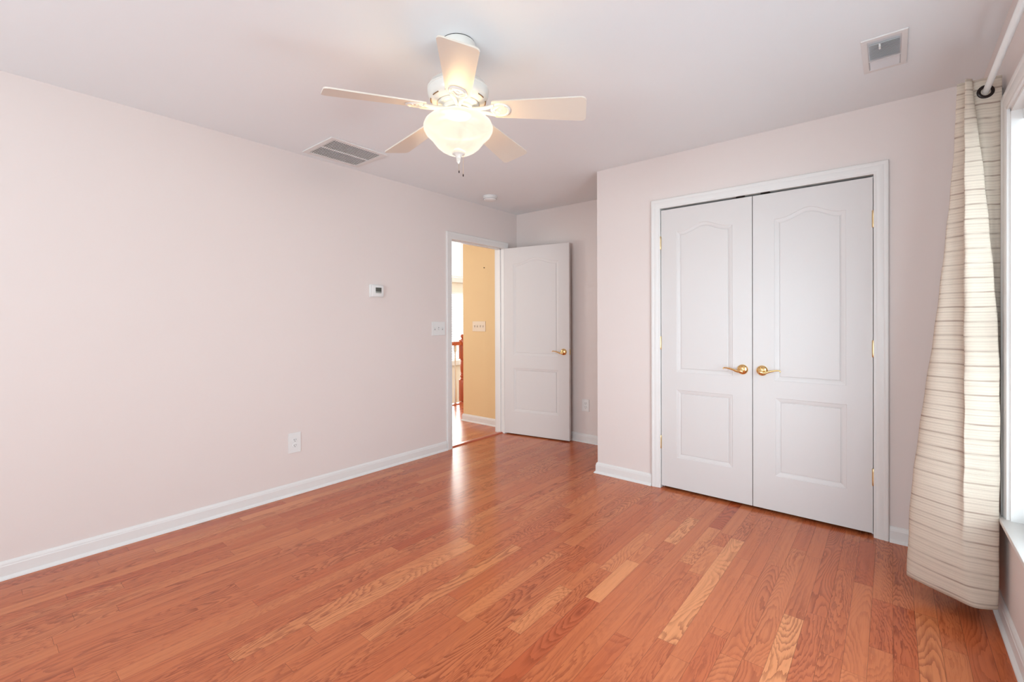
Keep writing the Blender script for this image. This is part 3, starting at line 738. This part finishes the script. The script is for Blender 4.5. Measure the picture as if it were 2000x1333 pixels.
# supply register
s = empty('supply_register', (-.103, 2.466, ZC)); tag(s, 'small white ceiling register with curved louvers near the closet', 'air vent')
SW, SH = .156, .330
bm = frame_bm(SW, SH, .022, .006); link('frame', bm, M['vent_metal'], s)
bm = bmesh.new(); box(bm, .018, SW - .018, .018, SH - .018, -.0015, -.0005); link('duct_backing', bm, M['register'], s)
bm = bmesh.new()
def slat(bm, x0, x1, y0, y1, z0, z1, th=.0012):
    vs = [bm.verts.new(p) for p in ((x0, y0, z0), (x1, y0, z0), (x1, y1, z1), (x0, y1, z1))]; vt = [bm.verts.new((v.co.x, v.co.y, v.co.z + th)) for v in vs]
    bm.faces.new(vs); bm.faces.new(vt[::-1])
    for q in range(4): bm.faces.new((vs[q], vt[q], vt[(q + 1) % 4], vs[(q + 1) % 4]))
for i in range(12):
    y = .045 + i * .0125; slat(bm, .026, SW - .026, y, y + .0105, -.012, -.003)
for i in range(8):
    y = .205 + i * .0125; slat(bm, .026, SW - .026, y, y + .0090, -.004, -.009)
link('louvers', bm, M['register'], s)
bm = bmesh.new(); slat(bm, .022, SW - .022, .195, .203, -.013, -.013); link('divider', bm, M['register'], s)
bm = bmesh.new(); box(bm, .060, .067, .050, .078, -.022, -.006, .001); link('damper_lever', bm, M['plastic'], s)

# ------------------------------------------------------------------ smoke detector
sd = empty('smoke_detector', (-2.946, 3.237, ZC)); tag(sd, 'round white smoke detector on the ceiling near the doorway', 'smoke detector')
bm = bmesh.new(); lathe(bm, [(0, 0), (.068, 0), (.070, -.003), (.070, -.012), (.066, -.014), (0, -.014)], (0, 0, 0), 48); link('base', bm, M['plastic'], sd, smooth=30)
bm = bmesh.new(); lathe(bm, [(0, -.013), (.060, -.013), (.063, -.018), (.063, -.024), (.058, -.034), (.045, -.042), (.020, -.045), (0, -.045)], (0, 0, 0), 48); link('cover', bm, M['plastic'], sd, smooth=30)
bm = bmesh.new()
lathe(bm, [(.0628, -.0240), (.0640, -.0250), (.0640, -.0275), (.0615, -.0285)], (0, 0, 0), 40)
link('sounder_slot', bm, M['plastic_grey'], sd)

# ------------------------------------------------------------------ wall plates
def on_left(bm, y, z):      # local x -> +Y world, local y(out, negative) -> +X
    return Matrix.Translation((XL, y, z)) @ Matrix.Rotation(R(90), 4, 'Z')
def plate(bm, w_, h_, th=.006): box(bm, -w_ / 2, w_ / 2, -th, 0, -h_ / 2, h_ / 2, .002)
def setm(o, mtx): o.matrix_world = mtx; return o
def outlet(mtx, label, w_, h_):
    r_ = empty('wall_outlet', (0, 0, 0)); r_.matrix_world = mtx; tag(r_, label, 'outlet')
    bm = bmesh.new(); plate(bm, w_, h_); link('cover_plate', bm, M['plastic'], r_)
    for zc_ in (.0195, -.0195):
        bm = bmesh.new(); lathe(bm, [(0, .0085), (.0155, .0085), (.0165, .0075), (.0165, 0), (0, 0)], (0, 0, 0), 24); xform(bm, Matrix.Translation((0, 0, zc_)) @ Matrix.Rotation(R(90), 4, 'X'))
        rc2 = link('receptacle', bm, M['plastic'], r_)
        bm = bmesh.new()
        box(bm, -.0075, -.0052, -.0092, -.0080, zc_ - .0005, zc_ + .0085); box(bm, .0052, .0075, -.0092, -.0080, zc_ + .0005, zc_ + .0080)
        lathe_b = [(0, .0092), (.0026, .0092), (.0026, .0080), (0, .0080)]
        b2 = bmesh.new(); lathe(b2, lathe_b, (0, 0, 0), 12); xform(b2, Matrix.Translation((0, 0, zc_ - .0075)) @ Matrix.Rotation(R(90), 4, 'X')); me = D.meshes.new('t'); b2.to_mesh(me); b2.free(); bm.from_mesh(me); D.meshes.remove(me)
        link('slots', bm, M['dark'], rc2)
    return r_
LW = Matrix.Rotation(R(90), 4, 'Z')
outlet(Matrix.Translation((XL, 1.506, .363)) @ LW, 'white duplex outlet low on the long left wall', .086, .138)
outlet(Matrix.Translation((-2.355, YB, .370)), 'white duplex outlet behind the open door near the closet corner', .080, .120)
def switch(mtx, label, w_, h_, n, pitch_=.046, mt_='plastic'):
    r_ = empty('light_switch', (0, 0, 0)); r_.matrix_world = mtx; tag(r_, label, 'light switch')
    bm = bmesh.new(); plate(bm, w_, h_); link('cover_plate', bm, M[mt_], r_)
    for i in range(n):
        x = (i - (n - 1) / 2) * pitch_
        bm = bmesh.new(); box(bm, x - .0055, x + .0055, -.0066, -.0055, -.013, .013); link('toggle_slot', bm, M['plastic_grey'], r_)
        bm = bmesh.new(); vs = box(bm, x - .0042, x + .0042, -.018, -.004, -.005, .006, .001)
        xform(bm, Matrix.Translation((0, 0, (.005 if i != 1 else -.003)))); link('toggle', bm, M[mt_], r_)
    return r_
switch(Matrix.Translation((XL, 2.838, 1.147)) @ LW, 'white triple light switch plate left of the doorway', .158, .126, 3)
switch(Matrix.Translation((-3.776, 3.95, 1.154)), 'cream four-toggle switch plate on the yellow hall wall', .212, .120, 4, mt_='ivory')
# thermostat
t = empty('thermostat', (0, 0, 0)); t.matrix_world = Matrix.Translation((XL, 2.172, 1.461)) @ LW; tag(t, 'white wall thermostat with a small grey display', 'thermostat')
bm = bmesh.new(); box(bm, -.064, .062, -.007, 0, -.052, .052, .003); link('back_plate', bm, M['plastic'], t, smooth=30)
bm = bmesh.new(); box(bm, -.052, .056, -.028, -.007, -.046, .046, .004); link('body', bm, M['plastic'], t, smooth=30)
bm = bmesh.new(); box(bm, -.020, .034, -.0295, -.0275, -.006, .028); link('display', bm, M['lcd'], t)
bm = bmesh.new(); box(bm, -.020, .034, -.0294, -.0275, -.017, -.0075); link('button_strip', bm, M['lcd_low'], t)

# ------------------------------------------------------------------ hall and foyer beyond the doorway
YH = 3.95
bm = bmesh.new(); box(bm, -4.047, XL - WT - .0, YH, 8.9, 0, 2.4)
struct(link('wall_hall', bm, M['yellow']), 'yellow wall seen through the doorway')
baseboard('baseboard_hall', [(XL - WT - CW, YH), (-4.047, YH), (-4.047, 8.9)], 'white baseboard of the yellow hall wall')
bm = bmesh.new(); box(bm, -5.0, XL - WT, 1.0, 9.0, 2.40, 2.5); struct(link('ceiling', bm, M['ceiling']), 'white hall ceiling')
bm = bmesh.new(); box(bm, -8.1, -5.0, 1.0, 9.6, 4.2, 4.3); struct(link('ceiling', bm, M['ceiling']), 'high ceiling of the foyer beyond the railing')
wall_mesh('wall_hall_end', 'Y', .88, 1.0, -8.1, XL - WT, -2.8, 4.2, [(-7.2, -4.9, .7, 2.5)], M['cream'], 'cream wall at the near end of the hall')  # opening is added to house the foyer fill light
wall_mesh('wall_foyer_end', 'Y', 9.5, 9.6, -8.1, -4.047, -2.8, 4.2, [], M['cream'], 'cream wall at the far end of the foyer')
bm = bmesh.new(); box(bm, -4.97, -4.9, 1.0, 9.0, -2.8, -.1); struct(link('wall_stair', bm, M['cream']), 'wall under the landing edge')
bm = bmesh.new(); box(bm, -8.1, -4.9, 1.0, 9.6, -2.9, -2.8); struct(link('floor', bm, M['cherry']), 'lower foyer floor')
wall_mesh('wall_foyer', 'X', -8.12, -8.0, .88, 9.6, -2.9, 4.2, [(5.6, 8.9, .30, 1.90), (5.6, 8.9, 2.26, 3.6)], M['cream'], 'cream foyer wall with two bright windows')
for n_, (z0, z1), lb in ((3, (.30, 1.90), 'lower foyer window with white blinds seen past the railing'), (4, (2.26, 3.6), 'upper foyer window seen at the top of the doorway')):
    wn = struct(empty('window_%d' % n_, (0, 0, 0)), lb)
    bm = bmesh.new()
    for ya in (5.6, 6.68, 7.76, 8.85): box(bm, -8.09, -8.03, ya, ya + .05, z0 + .051, z1 - .041)
    box(bm, -8.09, -8.03, 5.65, 8.85, z0, z0 + .05); box(bm, -8.09, -8.03, 5.65, 8.85, z1 - .04, z1)
    link('window_frame', bm, M['trim'], wn)
    bm = bmesh.new(); box(bm, -8.075, -8.070, 5.65, 8.85, z0 + .05, z1 - .04); link('pane', bm, M['glass'], wn)
    bm = bmesh.new(); box(bm, -8.03, -7.92, 5.5, 9.0, z0 - .12, z0, .01); link('window_sill', bm, M['trim'], wn)
b_ = empty('window_blind', (-7.97, 7.2, .32)); tag(b_, 'white slat blind in the bright foyer window beyond the railing', 'blind')
bm = bmesh.new()
for i in range(38):
    z = .04 + i * .04
    vs = [bm.verts.new(p) for p in ((-.02, -1.55, z + .006), (.02, -1.55, z - .006), (.02, 1.55, z - .006), (-.02, 1.55, z + .006))]; bm.faces.new(vs)
link('slats', bm, M['blind'], b_)
bm = bmesh.new(); box(bm, -.025, .025, -1.58, 1.58, 1.545, 1.585); link('headrail', bm, M['blind'], b_)
# picture hook on the yellow wall
bm = bmesh.new(); tube(bm, [(0, 0, 0), (0, -.012, .001)], .003, 8); tube(bm, [(-.006, -.004, -.004), (.006, -.004, -.004)], .003, 8)
o = link('wall_hook', bm, M['bronze']); o.location = (-3.688, YH, 1.845); tag(o, 'tiny dark hook high on the yellow hall wall', 'hook')
# landing nosing
bm = bmesh.new(); sweep(bm, [(-4.935, 1.0), (-4.935, 9.0)], [(0.03, 0.0), (0.028, .012), (-.05, .014), (-.06, .006), (-.06, -.02), (-.036, -.02), (-.035, 0.0)], lambda p, b: Vector((p.x, p.y, b)))
struct(link('trim_4', bm, M['cherry']), 'orange wood nosing along the landing edge')
# balustrade: newel, rail, balusters
bal = empty('stair_railing', (-4.97, 4.84, .014)); tag(bal, 'cherry wood stair railing with a turned newel post and white balusters', 'railing')
bm = bmesh.new()
box(bm, -.042, .042, -.042, .042, 0, .325, .004)
lathe(bm, [(.0, .325), (.040, .326), (.044, .335), (.036, .345), (.030, .352), (.034, .365), (.040, .380), (.036, .398), (.028, .408), (.034, .414), (.034, .422), (.030, .430), (.036, .47), (.039, .52), (.034, .58), (.030, .615), (.036, .622), (.036, .63), (.042, .64), (0, .641)], (0, 0, 0), 32)
box(bm, -.042, .042, -.042, .042, .640, .925, .004)
link('newel_post', bm, M['cherry'], bal, smooth=30)
bm = bmesh.new(); lathe(bm, [(0, .922), (.034, .923), (.034, .930), (.020, .940), (.015, .948), (.020, .952), (.030, .962), (.035, .978), (.030, .995), (.018, 1.006), (0, 1.010)], (0, 0, 0), 32); link('ball_cap', bm, M['cherry'], bal, smooth=35)
bm = bmesh.new(); sweep(bm, [(0, -.04), (0, -3.8)], [(.030, .845), (.030, .870), (.033, .885), (.022, .900), (0, .905), (-.022, .900), (-.033, .885), (-.030, .870), (-.030, .845)], lambda p, b: Vector((p.x, p.y, b))); link('handrail', bm, M['cherry'], bal, smooth=30)
for k in range(24):
    y = -.155 - .15 * k
    bm = bmesh.new(); box(bm, -.016, .016, y - .016, y + .016, 0, .22, .002); box(bm, -.016, .016, y - .016, y + .016, .76, .845, .002)
    lathe(bm, [(.016, .22), (.012, .24), (.016, .26), (.0125, .30), (.009, .72), (.014, .75), (.016, .76)], (0, y, 0), 12)
    link('baluster', bm, M['trim'], bal, smooth=35)
